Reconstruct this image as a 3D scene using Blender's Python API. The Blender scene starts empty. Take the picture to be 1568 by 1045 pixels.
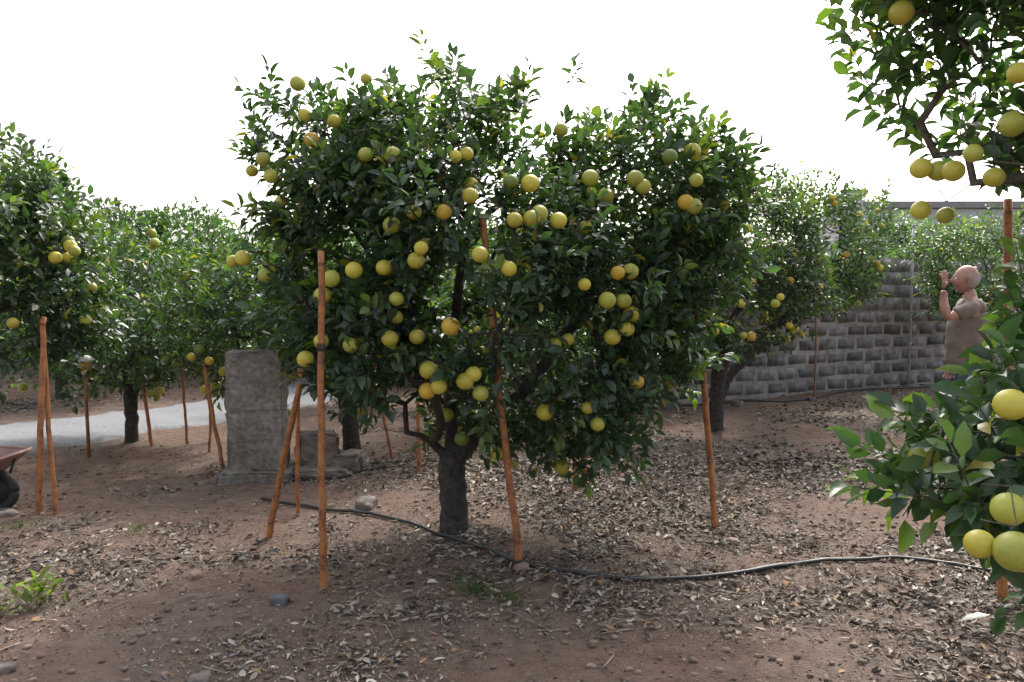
import bpy, math, random, bmesh
import numpy as np
from mathutils import Vector, Matrix
R=math.radians
scene=bpy.context.scene
F=1220.0; PITCH=R(3.75); CAMH=1.6

def sv(u,v,d):
    """bearing/drop readings + distance -> world point"""
    a=(u-784)/F; b=(522.5-v)/F
    t=d/(math.cos(PITCH)+b*math.sin(PITCH))
    return np.array([a*t,d,CAMH+t*(-math.sin(PITCH)+b*math.cos(PITCH))])

# ---------------------------------------------------------------- noise
_rs=np.random.RandomState(7); _T=_rs.rand(256,256)*2-1
def vn(x,y,s=0):
    x=np.asarray(x,float)+s*17.31; y=np.asarray(y,float)+s*9.77
    xi=np.floor(x).astype(int); yi=np.floor(y).astype(int)
    fx=x-xi; fy=y-yi; fx=fx*fx*(3-2*fx); fy=fy*fy*(3-2*fy)
    g=lambda i,j:_T[i&255,j&255]
    return (g(xi,yi)*(1-fx)+g(xi+1,yi)*fx)*(1-fy)+(g(xi,yi+1)*(1-fx)+g(xi+1,yi+1)*fx)*fy
def vn3(p,s=0):
    return (vn(p[:,0],p[:,1]+p[:,2]*.7,s)+vn(p[:,1]+3,p[:,2]*1.1+p[:,0]*.3,s+1)+vn(p[:,2]-5,p[:,0]+p[:,1]*.2,s+2))/1.8
def sst(x,a,b):
    t=np.clip((np.asarray(x,float)-a)/(b-a),0,1); return t*t*(3-2*t)
def H(x,y):
    x=np.asarray(x,float); y=np.asarray(y,float)
    h=.045*vn(x*.55,y*.55)+.022*vn(x*1.7,y*1.7,1)+.010*vn(x*5,y*5,2)+.005*vn(x*13,y*13,3)
    h=h*(1-.6*sst(y,14,30))
    h+=.55*sst(y-.35*x,14.2,17)*sst(-x,-1,3)
    return h
def Hs(x,y): return float(H(x,y))

# ---------------------------------------------------------------- mesh helpers
def link(ob,parent=None):
    scene.collection.objects.link(ob)
    if parent: ob.parent=parent
    return ob
def empty(name,loc=(0,0,0)):
    e=bpy.data.objects.new(name,None); e.empty_display_size=.2; e.location=loc
    return link(e)
def mesh_np(name,V,polys,mat,col=None,smooth=True,parent=None):
    me=bpy.data.meshes.new(name)
    V=np.asarray(V,np.float32); me.vertices.add(len(V)); me.vertices.foreach_set('co',V.ravel())
    polys=[np.asarray(p,np.int32) for p in polys if len(p)]
    li=np.concatenate([p.ravel() for p in polys]); ks=np.concatenate([np.full(len(p),p.shape[1]) for p in polys])
    st=np.concatenate([[0],np.cumsum(ks)[:-1]]).astype(np.int32)
    me.loops.add(len(li)); me.loops.foreach_set('vertex_index',li)
    me.polygons.add(len(ks)); me.polygons.foreach_set('loop_start',st)
    me.update(calc_edges=True); me.validate()
    if smooth: me.polygons.foreach_set('use_smooth',np.ones(len(me.polygons),bool))
    if col is not None:
        at=me.color_attributes.new('Col','FLOAT_COLOR','POINT')
        c=np.ones((len(V),4),np.float32); c[:,:3]=col; at.data.foreach_set('color',c.ravel())
    if mat: me.materials.append(mat)
    ob=bpy.data.objects.new(name,me)
    return link(ob,parent)
def nrm(v): return v/(np.linalg.norm(v,axis=-1,keepdims=True)+1e-9)

def tubes(chains,sides_fn):
    VV=[];Q=[];C=[];off=0
    for P,r in chains:
        P=np.asarray(P,float); r=np.asarray(r,float); n=len(P)
        if n<2: continue
        k=sides_fn(r[0])
        T=np.empty_like(P); T[1:-1]=P[2:]-P[:-2]; T[0]=P[1]-P[0]; T[-1]=P[-1]-P[-2]; T=nrm(T)
        ref=np.array([0,0,1.]) if abs(T[0][2])<.9 else np.array([1.,0,0])
        A=np.empty_like(P)
        a=ref-T[0]*ref.dot(T[0]); a/=np.linalg.norm(a)
        for i in range(n):
            a=a-T[i]*a.dot(T[i]); a/=np.linalg.norm(a)+1e-9; A[i]=a
        B=np.cross(T,A)
        th=np.arange(k)*2*math.pi/k
        ring=P[:,None,:]+r[:,None,None]*(np.cos(th)[None,:,None]*A[:,None,:]+np.sin(th)[None,:,None]*B[:,None,:])
        VV.append(ring.reshape(-1,3))
        i=np.arange(n-1)[:,None]*k; j=np.arange(k)[None,:]; j2=(j+1)%k
        q=np.stack([i+j,i+j2,i+k+j2,i+k+j],-1).reshape(-1,4)+off
        Q.append(q); 
        c=np.arange(k); C.append(np.stack([np.full(k-2,0),c[1:-1]+1,c[1:-1]],1)+off)
        e=(n-1)*k; C.append(np.stack([np.full(k-2,0),c[1:-1],c[1:-1]+1],1)+off+e)
        off+=n*k
    return np.concatenate(VV),np.concatenate(Q),np.concatenate(C)
def tube_ob(name,chains,mat,parent=None,k=10,col=None):
    V,Q,C=tubes(chains,lambda a:k); return mesh_np(name,V,[Q,C],mat,col,True,parent)
def smoothline(pts,n=12):
    P=np.array(pts,float); out=[]
    for i in range(len(P)-1):
        p0=P[max(i-1,0)];p1=P[i];p2=P[i+1];p3=P[min(i+2,len(P)-1)]
        for t in np.linspace(0,1,n,endpoint=False):
            out.append(.5*((2*p1)+(-p0+p2)*t+(2*p0-5*p1+4*p2-p3)*t*t+(-p0+3*p1-3*p2+p3)*t**3))
    out.append(P[-1]); return np.array(out)

def join_boxes(name,boxes,mat,parent=None,bevel=.004,rough=0,cuts=0,seed=0,wear=0):
    """boxes: (cx,cy,cz,sx,sy,sz,rotz)"""
    bm=bmesh.new(); rr=random.Random(seed)
    for b in boxes:
        m=Matrix.Translation(b[:3])@Matrix.Rotation(b[6] if len(b)>6 else 0,4,'Z')@(Matrix.Rotation(b[7],4,'Y') if len(b)>7 else Matrix())@Matrix.Diagonal((b[3],b[4],b[5],1))
        bmesh.ops.create_cube(bm,size=1,matrix=m)
    if bevel: bmesh.ops.bevel(bm,geom=bm.edges[:],offset=bevel,segments=2,affect='EDGES')
    if cuts: bmesh.ops.subdivide_edges(bm,edges=bm.edges[:],cuts=cuts,use_grid_fill=True)
    if rough:
        for v in bm.verts: v.co+=Vector((rr.uniform(-1,1),rr.uniform(-1,1),rr.uniform(-1,1)))*rough
    if wear:
        P=np.array([v.co[:] for v in bm.verts]); dx=vn3(P*7,seed)*wear+vn3(P*17,seed+2)*wear*.5; dz=vn3(P*8+9,seed+1)*wear
        for v,a_,b_ in zip(bm.verts,dx,dz): v.co+=Vector((a_,a_*.7,b_))
    me=bpy.data.meshes.new(name); bm.to_mesh(me); bm.free(); me.materials.append(mat)
    return link(bpy.data.objects.new(name,me),parent)

# ---------------------------------------------------------------- materials
def newmat(name):
    m=bpy.data.materials.new(name); m.use_nodes=True; nt=m.node_tree; nt.nodes.clear()
    o=nt.nodes.new('ShaderNodeOutputMaterial'); p=nt.nodes.new('ShaderNodeBsdfPrincipled')
    nt.links.new(p.outputs[0],o.inputs[0]); return m,nt,p,o
def N(nt,t,**k):
    n=nt.nodes.new(t)
    for a,b in k.items():
        if a in n.inputs: n.inputs[a].default_value=b
        else: setattr(n,a,b)
    return n
def ramp(nt,fac,stops):
    r=nt.nodes.new('ShaderNodeValToRGB'); e=r.color_ramp.elements
    while len(e)<len(stops): e.new(.5)
    for i,(p,c) in enumerate(stops): e[i].position=p; e[i].color=(*c,1)
    nt.links.new(fac,r.inputs[0]); return r.outputs[0]
def mixc(nt,f,a,b,mode='MIX'):
    m=nt.nodes.new('ShaderNodeMix'); m.data_type='RGBA'; m.blend_type=mode
    for s,v in ((0,f),(6,a),(7,b)):
        if hasattr(v,'is_linked') or hasattr(v,'node'): nt.links.new(v,m.inputs[s])
        elif s==0: m.inputs[0].default_value=v
        else: m.inputs[s].default_value=(*v,1)
    return m.outputs[2]
def bump(nt,p,h,s,d):
    b=N(nt,'ShaderNodeBump'); b.inputs['Strength'].default_value=s; b.inputs['Distance'].default_value=d
    nt.links.new(h,b.inputs['Height']); nt.links.new(b.outputs[0],p.inputs['Normal'])
def simple(name,c1,c2,scale=20,rough=.8,bs=.4,bd=.01,detail=6,big=0):
    m,nt,p,o=newmat(name); tc=N(nt,'ShaderNodeTexCoord')
    n=N(nt,'ShaderNodeTexNoise',Scale=scale,Detail=detail,Roughness=.65); nt.links.new(tc.outputs['Object'],n.inputs[0])
    c=ramp(nt,n.outputs[0],[(.35,c1),(.65,c2)])
    if big:
        n2=N(nt,'ShaderNodeTexNoise',Scale=big,Detail=6,Roughness=.7); nt.links.new(tc.outputs['Object'],n2.inputs[0])
        c=mixc(nt,1.,c,ramp(nt,n2.outputs[0],[(.35,(.6,.57,.54)),(.62,(1.1,1.1,1.1))]),'MULTIPLY')
    nt.links.new(c,p.inputs['Base Color'])
    p.inputs['Roughness'].default_value=rough
    bump(nt,p,n.outputs[0],bs,bd); return m
def attrmat(name,rough=.8,transl=0,tcol=(2.,2.4,.7),noise=0,spec=.5,bs=0,lo=.6,hi=1.25):
    m,nt,p,o=newmat(name); a=N(nt,'ShaderNodeAttribute',attribute_name='Col'); c=a.outputs[0]
    if noise:
        tc=N(nt,'ShaderNodeTexCoord'); n=N(nt,'ShaderNodeTexNoise',Scale=noise,Detail=5); nt.links.new(tc.outputs['Object'],n.inputs[0])
        f=ramp(nt,n.outputs[0],[(.3,(lo,lo,lo)),(.7,(hi,hi,hi))]); c=mixc(nt,1.,c,f,'MULTIPLY')
        if bs: bump(nt,p,n.outputs[0],bs,.002)
    nt.links.new(c,p.inputs['Base Color']); p.inputs['Roughness'].default_value=rough; p.inputs['Specular IOR Level'].default_value=spec
    if transl:
        t=N(nt,'ShaderNodeBsdfTranslucent'); tc2=mixc(nt,1.,c,tcol,'MULTIPLY'); nt.links.new(tc2,t.inputs[0])
        ms=N(nt,'ShaderNodeMixShader'); ms.inputs[0].default_value=transl
        nt.links.new(p.outputs[0],ms.inputs[1]); nt.links.new(t.outputs[0],ms.inputs[2]); nt.links.new(ms.outputs[0],o.inputs[0])
    return m
M_leaf=attrmat('citrus_leaf',.38,.30,spec=.62)
M_lit=attrmat('dry_litter',.85,0,spec=.3)
M_fruit=attrmat('citrus_peel',.45,0,noise=90,bs=.2,lo=.9,hi=1.06)
M_block=attrmat('wall_block',.92,0,noise=9,bs=.6,lo=.5,hi=1.35)
M_bark=simple('bark',(.022,.019,.018),(.075,.063,.055),28,.9,.9,.018)
M_bark2=simple('bark_light',(.07,.055,.045),(.16,.13,.105),30,.9,.6,.01)
M_conc=simple('old_concrete',(.15,.135,.115),(.33,.30,.26),22,.92,.8,.012,10,big=2.2)
M_mortar=simple('mortar',(.20,.185,.18),(.38,.355,.34),7,.95,.6,.01,9,big=1.1)
M_rock=simple('rock',(.10,.085,.075),(.24,.20,.17),12,.9,.7,.02)
M_hose=simple('black_polyethylene',(.012,.012,.013),(.03,.03,.03),40,.45,.1,.001)
M_plaster=simple('house_plaster',(.42,.42,.42),(.52,.52,.52),3,.9,.1,.01)
M_plaster2=simple('house_plaster_dark',(.22,.21,.22),(.28,.27,.28),3,.9,.1,.01)
M_glass=simple('window_dark',(.02,.025,.03),(.04,.045,.05),3,.15,0,.01)
M_metal=simple('galvanised',(.3,.3,.3),(.45,.45,.45),20,.45,.1,.002)
def stakemat():
    m,nt,p,o=newmat('stake_paint'); tc=N(nt,'ShaderNodeTexCoord')
    n=N(nt,'ShaderNodeTexNoise',Scale=9,Detail=8,Roughness=.75); nt.links.new(tc.outputs['Object'],n.inputs[0])
    n2=N(nt,'ShaderNodeTexNoise',Scale=60,Detail=5); nt.links.new(tc.outputs['Object'],n2.inputs[0])
    c=ramp(nt,n.outputs[0],[(.38,(.07,.035,.025)),(.46,(.28,.095,.035)),(.56,(.44,.165,.04)),(.70,(.36,.21,.12))])
    c=mixc(nt,.35,c,ramp(nt,n2.outputs[0],[(.35,(.07,.04,.03)),(.6,(.44,.18,.06))]))
    nt.links.new(c,p.inputs['Base Color']); p.inputs['Roughness'].default_value=.6; bump(nt,p,n2.outputs[0],.5,.004); return m
M_stake=stakemat()

# ---------------------------------------------------------------- world / sun
AZ=R(17); EL=R(47)
w=bpy.data.worlds.new('World'); scene.world=w; w.use_nodes=True; nt=w.node_tree; nt.nodes.clear()
sky=nt.nodes.new('ShaderNodeTexSky'); sky.sky_type='NISHITA'; sky.sun_disc=False; sky.sun_elevation=EL; sky.sun_rotation=AZ
sky.air_density=1.0; sky.dust_density=6.0; sky.ozone_density=.6; sky.altitude=100
bg=nt.nodes.new('ShaderNodeBackground'); bg.inputs[1].default_value=.15
hs=nt.nodes.new('ShaderNodeHueSaturation'); hs.inputs['Saturation'].default_value=.4; hs.inputs['Value'].default_value=2.7
ow=nt.nodes.new('ShaderNodeOutputWorld'); nt.links.new(sky.outputs[0],hs.inputs['Color']); nt.links.new(hs.outputs[0],bg.inputs[0]); nt.links.new(bg.outputs[0],ow.inputs[0])
L=bpy.data.lights.new('sun','SUN'); L.energy=2.9; L.angle=R(2.0); L.color=(1,.95,.88)
so=link(bpy.data.objects.new('sun',L)); sd=Vector((math.sin(AZ)*math.cos(EL),math.cos(AZ)*math.cos(EL),math.sin(EL)))
so.rotation_euler=sd.to_track_quat('Z','Y').to_euler(); so.location=(5,20,25)
scene.view_settings.view_transform='Standard'

# ---------------------------------------------------------------- camera
cam=bpy.data.cameras.new('camera'); cam.sensor_width=36; cam.lens=36*F/1568; cam.clip_end=2000; cam.clip_start=.05
co=link(bpy.data.objects.new('camera',cam)); co.location=(0,0,CAMH); co.rotation_euler=(R(90)-PITCH,0,0); scene.camera=co

# ---------------------------------------------------------------- ground
def axis(a,b,s,lo,hi):
    c=list(np.arange(a,b+1e-6,s)); st=s; x=a; L_=[]
    while x>lo: st*=1.25; x-=st; L_.append(x)
    st=s; x=c[-1]; Rr=[]
    while x<hi: st*=1.25; x+=st; Rr.append(x)
    return np.array(L_[::-1]+c+Rr)
xs=axis(-6.5,7.5,.06,-450,450); ys=axis(1.8,13,.06,-60,700)
X,Y=np.meshgrid(xs,ys); Z=H(X,Y); nx=len(xs); ny=len(ys)
i=np.arange(ny-1)[:,None]*nx+np.arange(nx-1)[None,:]
q=np.stack([i,i+1,i+1+nx,i+nx],-1).reshape(-1,4)
def dens(x,y):
    d=.52+.46*vn(x*.9,y*.9,5)+.46*vn(x*2.3,y*2.3,6)+.34*vn(x*5.5,y*5.5,8)
    for cx,cy,rx,ry,a in [(-.4,5.6,1.9,1.3,.3),(1.6,5.0,1.8,1.0,.3),(2.6,3.4,1.1,.8,.6),(2.2,7.5,2.5,1.6,.3),(-2.9,4.1,1.2,.7,.3),(.3,6.8,1.2,.5,.5),(-1.0,3.9,1.0,.5,.25),(.3,4.0,1.2,.35,.3),(-.6,2.9,1.2,.3,.3),(1.9,4.0,1,.4,.3),
                          (.6,3.2,1.0,.30,-1.0),(-2.6,5.9,1.6,.6,-.9),(-1.7,4.1,.8,.4,-.8),(-1.9,3.0,.6,.3,-.6),(3.4,5.6,1.0,.5,-.7),(1.35,3.6,.6,.3,-.6),(-3.5,8,3,1.1,-.6),(-5,9.5,2,1.5,-1),(3.9,8.0,1.5,.4,-.6),(2.2,5.9,.5,.3,-.4)]:
        d=d+a*np.exp(-((x-cx)/rx)**2-((y-cy)/ry)**2)
    return np.clip(d,0.04,1.2)
D=dens(X,Y)
dc=np.stack([D,D,D],-1).reshape(-1,3)
m,nt,p,o=newmat('orchard_soil'); tc=N(nt,'ShaderNodeTexCoord')
a=N(nt,'ShaderNodeAttribute',attribute_name='Col')
def nz(s,d=6,r=.6):
    n=N(nt,'ShaderNodeTexNoise',Scale=s,Detail=d,Roughness=r); nt.links.new(tc.outputs['Object'],n.inputs[0]); return n.outputs[0]
n1=nz(1.0); n2=nz(9,8,.7); n3=nz(55,6,.7); n4=nz(160,4,.7)
soil=ramp(nt,n1,[(.35,(.18,.102,.073)),(.5,(.195,.130,.10)),(.64,(.20,.155,.128))])
soil=mixc(nt,.5,soil,ramp(nt,n2,[(.35,(.10,.066,.052)),(.62,(.27,.198,.16))]))
soil=mixc(nt,1.,soil,ramp(nt,n4,[(.3,(.6,.6,.6)),(.5,(1.,1.,1.)),(.72,(1.6,1.57,1.53))]),'MULTIPLY')
vor=N(nt,'ShaderNodeTexVoronoi',Scale=42,Randomness=1.); nt.links.new(tc.outputs['Object'],vor.inputs[0])
sep=N(nt,'ShaderNodeSeparateColor'); nt.links.new(vor.outputs['Color'],sep.inputs[0])
chip=ramp(nt,sep.outputs[0],[(.2,(.06,.045,.037)),(.5,(.13,.102,.083)),(.72,(.23,.19,.155)),(.95,(.35,.305,.26))])
chip=mixc(nt,.5,chip,ramp(nt,n3,[(.35,(.06,.044,.037)),(.65,(.28,.235,.195))]))
mm=N(nt,'ShaderNodeMath',operation='MULTIPLY_ADD'); nt.links.new(n3,mm.inputs[0]); mm.inputs[1].default_value=1.8
mm2=N(nt,'ShaderNodeMath',operation='ADD'); nt.links.new(a.outputs[2],mm2.inputs[0]); mm2.inputs[1].default_value=-1.2
nt.links.new(mm2.outputs[0],mm.inputs[2])
cl=N(nt,'ShaderNodeClamp'); nt.links.new(mm.outputs[0],cl.inputs[0])
base=mixc(nt,cl.outputs[0],soil,chip); nt.links.new(base,p.inputs['Base Color']); p.inputs['Roughness'].default_value=.95; p.inputs['Specular IOR Level'].default_value=.2
ad=N(nt,'ShaderNodeMath',operation='ADD'); nt.links.new(n3,ad.inputs[0]); nt.links.new(n2,ad.inputs[1]); bump(nt,p,ad.outputs[0],1.,.03)
mesh_np('ground',np.stack([X,Y,Z],-1).reshape(-1,3),[q],m,dc)

# gravel road on the left
M_grav=simple('gravel',(.11,.115,.125),(.25,.255,.27),60,.9,.7,.01,8)
cl_=[(-12,-1.4),(-9.4,3.0),(-6.8,6.3),(-5.25,8.40),(-4.05,10.3),(-3.1,12.6),(-2.6,15)]
P=[]
for k in range(len(cl_)-1):
    for s in np.linspace(0,1,30,endpoint=False): P.append(np.array(cl_[k])*(1-s)+np.array(cl_[k+1])*s)
P=np.array(P)
for _ in range(60): P[1:-1]=(P[:-2]+2*P[1:-1]+P[2:])/4
P_road=P[::4].copy()
T=nrm(np.gradient(P,axis=0)); S=np.stack([T[:,1],-T[:,0]],1)
W=np.linspace(-.84,.84,20); VV=P[:,None,:]+S[:,None,:]*(W[None,:,None]*(1+.16*vn(np.arange(len(P))*.4,0)[:,None,None]))
zz=H(VV[...,0],VV[...,1])+.02-.05*(np.abs(W)>.82)[None,:]
Vr=np.concatenate([VV,zz[...,None]],-1).reshape(-1,3); k=len(W)
i=np.arange(len(P)-1)[:,None]*k+np.arange(k-1)[None,:]
mesh_np('gravel_road',Vr,[np.stack([i,i+1,i+1+k,i+k],-1).reshape(-1,4)],M_grav)

# ---------------------------------------------------------------- leaf builder
LEAF_T=np.array([(0,0,0),(-.5,.34,.12),(0,.34,0),(.5,.34,.12),(-.42,.70,.05),(0,.70,-.04),(.42,.70,.05),(0,1,-.16)])
def leaves(Pos,Dir,Nor,Ln,Wd,Col,hi=True,curl=None):
    Dir=nrm(Dir); Sd=nrm(np.cross(Dir,Nor)); Nn=np.cross(Sd,Dir); n=len(Pos)
    if hi:
        T=LEAF_T; tri=np.array([(0,2,1),(0,3,2),(4,5,7),(5,6,7)]); qd=np.array([(1,2,5,4),(2,3,6,5)])
    else:
        T=np.array([(0,0,0),(-.5,.48,.10),(0,1,-.1),(.5,.48,.10)]); tri=np.array([(0,2,1),(0,3,2)]); qd=np.zeros((0,4),int)
    k=len(T); zc=np.ones(n) if curl is None else curl
    V=Pos[:,None,:]+Sd[:,None,:]*(T[None,:,0:1]*Wd[:,None,None])+Dir[:,None,:]*(T[None,:,1:2]*Ln[:,None,None])+Nn[:,None,:]*(T[None,:,2:3]*(Ln*zc)[:,None,None])
    o=(np.arange(n)*k)[:,None,None]
    return V.reshape(-1,3),(tri[None]+o).reshape(-1,3),(qd[None]+o).reshape(-1,4),np.repeat(Col,k,0)
def ico(sub):
    bm=bmesh.new(); bmesh.ops.create_icosphere(bm,subdivisions=sub,radius=1); bm.verts.ensure_lookup_table()
    V=np.array([v.co[:] for v in bm.verts]); Fc=np.array([[v.index for v in f.verts] for f in bm.faces]); bm.free(); return V,Fc
ICO3=ico(3); ICO2=ico(2); ICO4=ico(5)

def surf(u,v,blobs,dd,out=.03):
    for d in np.arange(dd-2.2,dd+1.2,.04):
        if d<1: continue
        p=sv(u,v,d)
        for b in blobs:
            if (((p-b[0])/(b[1]))**2).sum()<.92: return sv(u,v,d-out)
    return sv(u,v,dd)

def grow_tree(name,trunk,tr,blobs,cell,nl,ll,fruits=(),nrf=0,seed=0,hi=True,tint=(1,1,1),young=.12,fr=.045,gap=-.22,dead=.06,bark=None,green=.35,shoots=0,fix=()):
    rs=np.random.RandomState(seed); root=empty(name,tuple(trunk[0])); 
    inv=-np.array(trunk[0],float)
    blobs=[(np.array(b[0],float),np.array(b[1],float),(b[2] if len(b)>2 else 1.)) for b in blobs]
    fork=np.array(trunk[-1],float)
    wts=np.array([np.prod(b[1])**.667*b[2] for b in blobs]); ncand=int(wts.sum()*14/cell**2)
    bi=rs.choice(len(blobs),ncand,p=wts/wts.sum())
    C=np.array([b[0] for b in blobs])[bi]; RR=np.array([b[1] for b in blobs])[bi]
    dr=nrm(rs.randn(ncand,3)); rad=rs.uniform(.35,1,ncand)**.55
    lump=1+.22*vn3(dr*2.2+bi[:,None]*3.1,seed)+.14*vn3(dr*6+bi[:,None],seed+3)
    P=C+RR*dr*(rad*lump)[:,None]
    q=np.min([np.sqrt((((P-b[0])/b[1])**2).sum(1)) for b in blobs],0)
    keep=((q>.55)|(rs.rand(ncand)<.22))&(vn3(P*2.6,seed+7)>gap)&(P[:,2]>.28)
    P=P[keep]; 
    key=set(); sel=[]
    for i_,kk in enumerate(map(tuple,np.floor(P/cell).astype(int))):
        if kk not in key: key.add(kk); sel.append(i_)
    P=P[sel]
    if shoots:
        ss=[]
        ct=P[(P[:,2]>np.percentile(P[:,2],72))]; qq=np.min([np.sqrt((((ct-b[0])/b[1])**2).sum(1)) for b in blobs],0)
        ct=ct[qq>.85]
        for t in ct[rs.choice(len(ct),shoots,replace=False)]:
            n_=rs.randint(1,3); dv=nrm(np.array([rs.randn()*.4,rs.randn()*.3,1.]))
            for j in range(n_): ss.append(t+dv*(.075*(j+1)))
        P=np.concatenate([P,np.array(ss)])
    FP=[np.array(f) for f in fruits]
    if nrf:
        ord_=rs.permutation(len(P)); qq=np.min([np.sqrt((((P-b[0])/b[1])**2).sum(1)) for b in blobs],0)
        cnt=0
        for j in ord_:
            if qq[j]>.8 and P[j,2]<fork[2]+2.2:
                m_=nrm(P[j]-fork)*.03; FP.append(P[j]+m_+np.array([0,0,-.06])); cnt+=1
                if rs.rand()<.45: FP.append(P[j]+m_+rs.uniform(-.09,.09,3)+np.array([0,0,-.05])); cnt+=1
                if cnt>=nrf: break
    FP=np.array(FP) if FP else np.zeros((0,3))
    if len(FP):
        dmin=np.array([np.min(np.linalg.norm(FP-p_,axis=1)) for p_ in P]); k_=dmin>.085; P=P[k_]
    allP=np.concatenate([P,FP+np.array([0,0,.055])]) if len(FP) else P
    flag=np.concatenate([np.zeros(len(P),int),np.ones(len(FP),int)])
    MX=len(allP)*7+3000
    pos=np.zeros((MX,3)); par=np.full(MX,-1); pl=np.zeros(MX); n=0
    def add(p_,pa):
        nonlocal n
        pos[n]=p_; par[n]=pa; pl[n]=0 if pa<0 else pl[pa]+np.linalg.norm(p_-pos[pa]); n+=1; return n-1
    last=-1
    for a_,b_ in zip(trunk[:-1],trunk[1:]):
        a_=np.array(a_,float); b_=np.array(b_,float); m_=max(2,int(np.linalg.norm(b_-a_)/.06))
        for s in range(m_):
            last=add(a_+(b_-a_)*s/m_+rs.randn(3)*.004,last)
    last=add(fork,last); fi=last; ntrunk=n
    def path(ia,tgt,step=.1,wob=.02,arch=.0):
        a_=pos[ia].copy(); v=tgt-a_; L_=np.linalg.norm(v); m_=max(1,int(round(L_/step))); c=ia
        side=rs.randn(3)*L_*.08
        for s in range(1,m_+1):
            f=s/m_; w_=math.sin(math.pi*f)
            pp=a_+v*f+side*w_+np.array([0,0,arch*L_*w_])+(rs.randn(3)*wob if s<m_ else 0)
            c=add(pp,c)
        return c
    for lm in fix:
        c=fi if lm[0] is None else int(np.argmin(np.linalg.norm(pos[:n]-np.array(lm[0]),axis=1)))
        for t in lm[1:]: c=path(c,np.array(t,float),.09,.008,0)
    for b in sorted(blobs,key=lambda b:np.linalg.norm(b[0]-fork)):
        c=b[0]+rs.randn(3)*.05; cost=np.linalg.norm(pos[ntrunk-1:n]-c,axis=1)+.35*pl[ntrunk-1:n]
        path(int(np.argmin(cost))+ntrunk-1,c,.1,.018,.05)
    order=np.argsort(np.linalg.norm(allP-fork,axis=1))
    tip=[];fl=[]
    for j in order:
        c=allP[j]; dd_=np.linalg.norm(pos[ntrunk-1:n]-c,axis=1); cost=dd_+.12*pl[ntrunk-1:n]+.06*np.maximum(0,pos[ntrunk-1:n,2]-c[2])
        ia=int(np.argmin(cost))+ntrunk-1
        t=path(ia,c,.12,.010,.04 if flag[j]==0 else .1)
        if n>MX-200: break
        tip.append(t); fl.append(flag[j])
    tip=np.array(tip); fl=np.array(fl)
    lt=tip[fl==0]; dirp=nrm(pos[lt]-pos[par[lt]]); cen=np.mean([b[0] for b in blobs],0)
    outw=nrm(pos[lt]-cen)
    sdir=nrm(dirp*.5+outw*.55+np.array([0,0,.35])+rs.randn(len(lt),3)*.38)
    slen=rs.uniform(.10,.19,len(lt))*(ll/.085)
    tips2=[]
    for t,d_,s_ in zip(lt,sdir,slen):
        if n<MX-2: tips2.append(add(pos[t]+d_*s_,t))
    r=np.zeros(n); ch=[[] for _ in range(n)]; e=2.35; acc=np.zeros(n)
    for i_ in range(n-1,-1,-1):
        r[i_]=max(.0019,acc[i_]**(1/e)) if acc[i_]>0 else .0016
        if par[i_]>=0: acc[par[i_]]+=r[i_]**e; ch[par[i_]].append(i_)
    sc=tr/r[fi]; big=np.clip(r/r[fi],0,1); r=r*(1+(sc-1)*big**.6) if sc>1 else r*(sc+(1-sc)*(1-big)**1.5)
    tz=np.arange(ntrunk)/max(1,ntrunk-1); r[:ntrunk]=tr+.28*tr*np.exp(-tz*7)+.12*tr*sst(tz,.8,1)
    chains=[]; stack=[(0,None)]
    while stack:
        s,pa=stack.pop(); pts=[];rr=[]
        if pa is not None: pts.append(pos[pa]); rr.append(min(r[pa],r[s]*1.15))
        c=s
        while True:
            pts.append(pos[c]); rr.append(r[c])
            if not ch[c]: break
            cs=sorted(ch[c],key=lambda z:-r[z])
            for o_ in cs[1:]: stack.append((o_,c))
            c=cs[0]
        chains.append((pts,rr))
    V,Q,Cp=tubes(chains,lambda a:16 if a>.05 else (9 if a>.02 else (5 if a>.006 else 3)))
    dv=.006*vn(V[:,0]*30,V[:,2]*14+V[:,1]*30,2)*(np.hypot(V[:,0]-fork[0],V[:,1]-fork[1])<.16)*(V[:,2]<fork[2]+.1); V=V+dv[:,None]*np.array([1,1,0])
    ob=mesh_np('branches',V+inv,[Q,Cp],bark or M_bark,parent=root)
    live=rs.rand(len(lt))>dead
    if len(tips2)<len(lt): live[len(tips2):]=False
    B=pos[lt][live]; Dd=sdir[live]; Ls=slen[live]; m_=len(B)
    yng=(rs.rand(m_)<young*(1+1.5*sst(B[:,2],cen[2],cen[2]+.9)))
    bright=rs.uniform(.7,1.3,m_)
    k=nl; tt=np.tile(np.linspace(-.35,1.0,k),(m_,1))+rs.uniform(-.06,.06,(m_,k))
    ang=np.arange(k)[None,:]*2.4+rs.rand(m_,1)*6.28+rs.uniform(-.4,.4,(m_,k))
    ref=np.where(np.abs(Dd[:,2:3])<.9,np.array([[0,0,1.]]),np.array([[1.,0,0]]))
    A=nrm(np.cross(Dd,ref)); Bv=np.cross(Dd,A)
    per=np.cos(ang)[...,None]*A[:,None,:]+np.sin(ang)[...,None]*Bv[:,None,:]
    th=R(70)-np.clip(tt,0,1)*R(42)+rs.uniform(-.25,.25,(m_,k))
    ld=np.cos(th)[...,None]*Dd[:,None,:]+np.sin(th)[...,None]*per+rs.randn(m_,k,3)*.12
    ld[...,2]-=.12
    pp=B[:,None,:]+Dd[:,None,:]*(tt*Ls[:,None])[...,None]+per*.012
    up=np.array([0,0,1.])+rs.randn(m_,k,3)*.5+nrm(B-cen)[:,None,:]*.35
    ln=ll*rs.uniform(.55,1.25,(m_,k)); wd=ln*rs.uniform(.42,.54,(m_,k))
    dk=np.array([.028,.055,.031]); md=np.array([.055,.096,.045]); yg=np.array([.14,.19,.045])
    f=rs.rand(m_,k,1); col=(dk*(1-f)+md*f)*bright[:,None,None]
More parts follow.
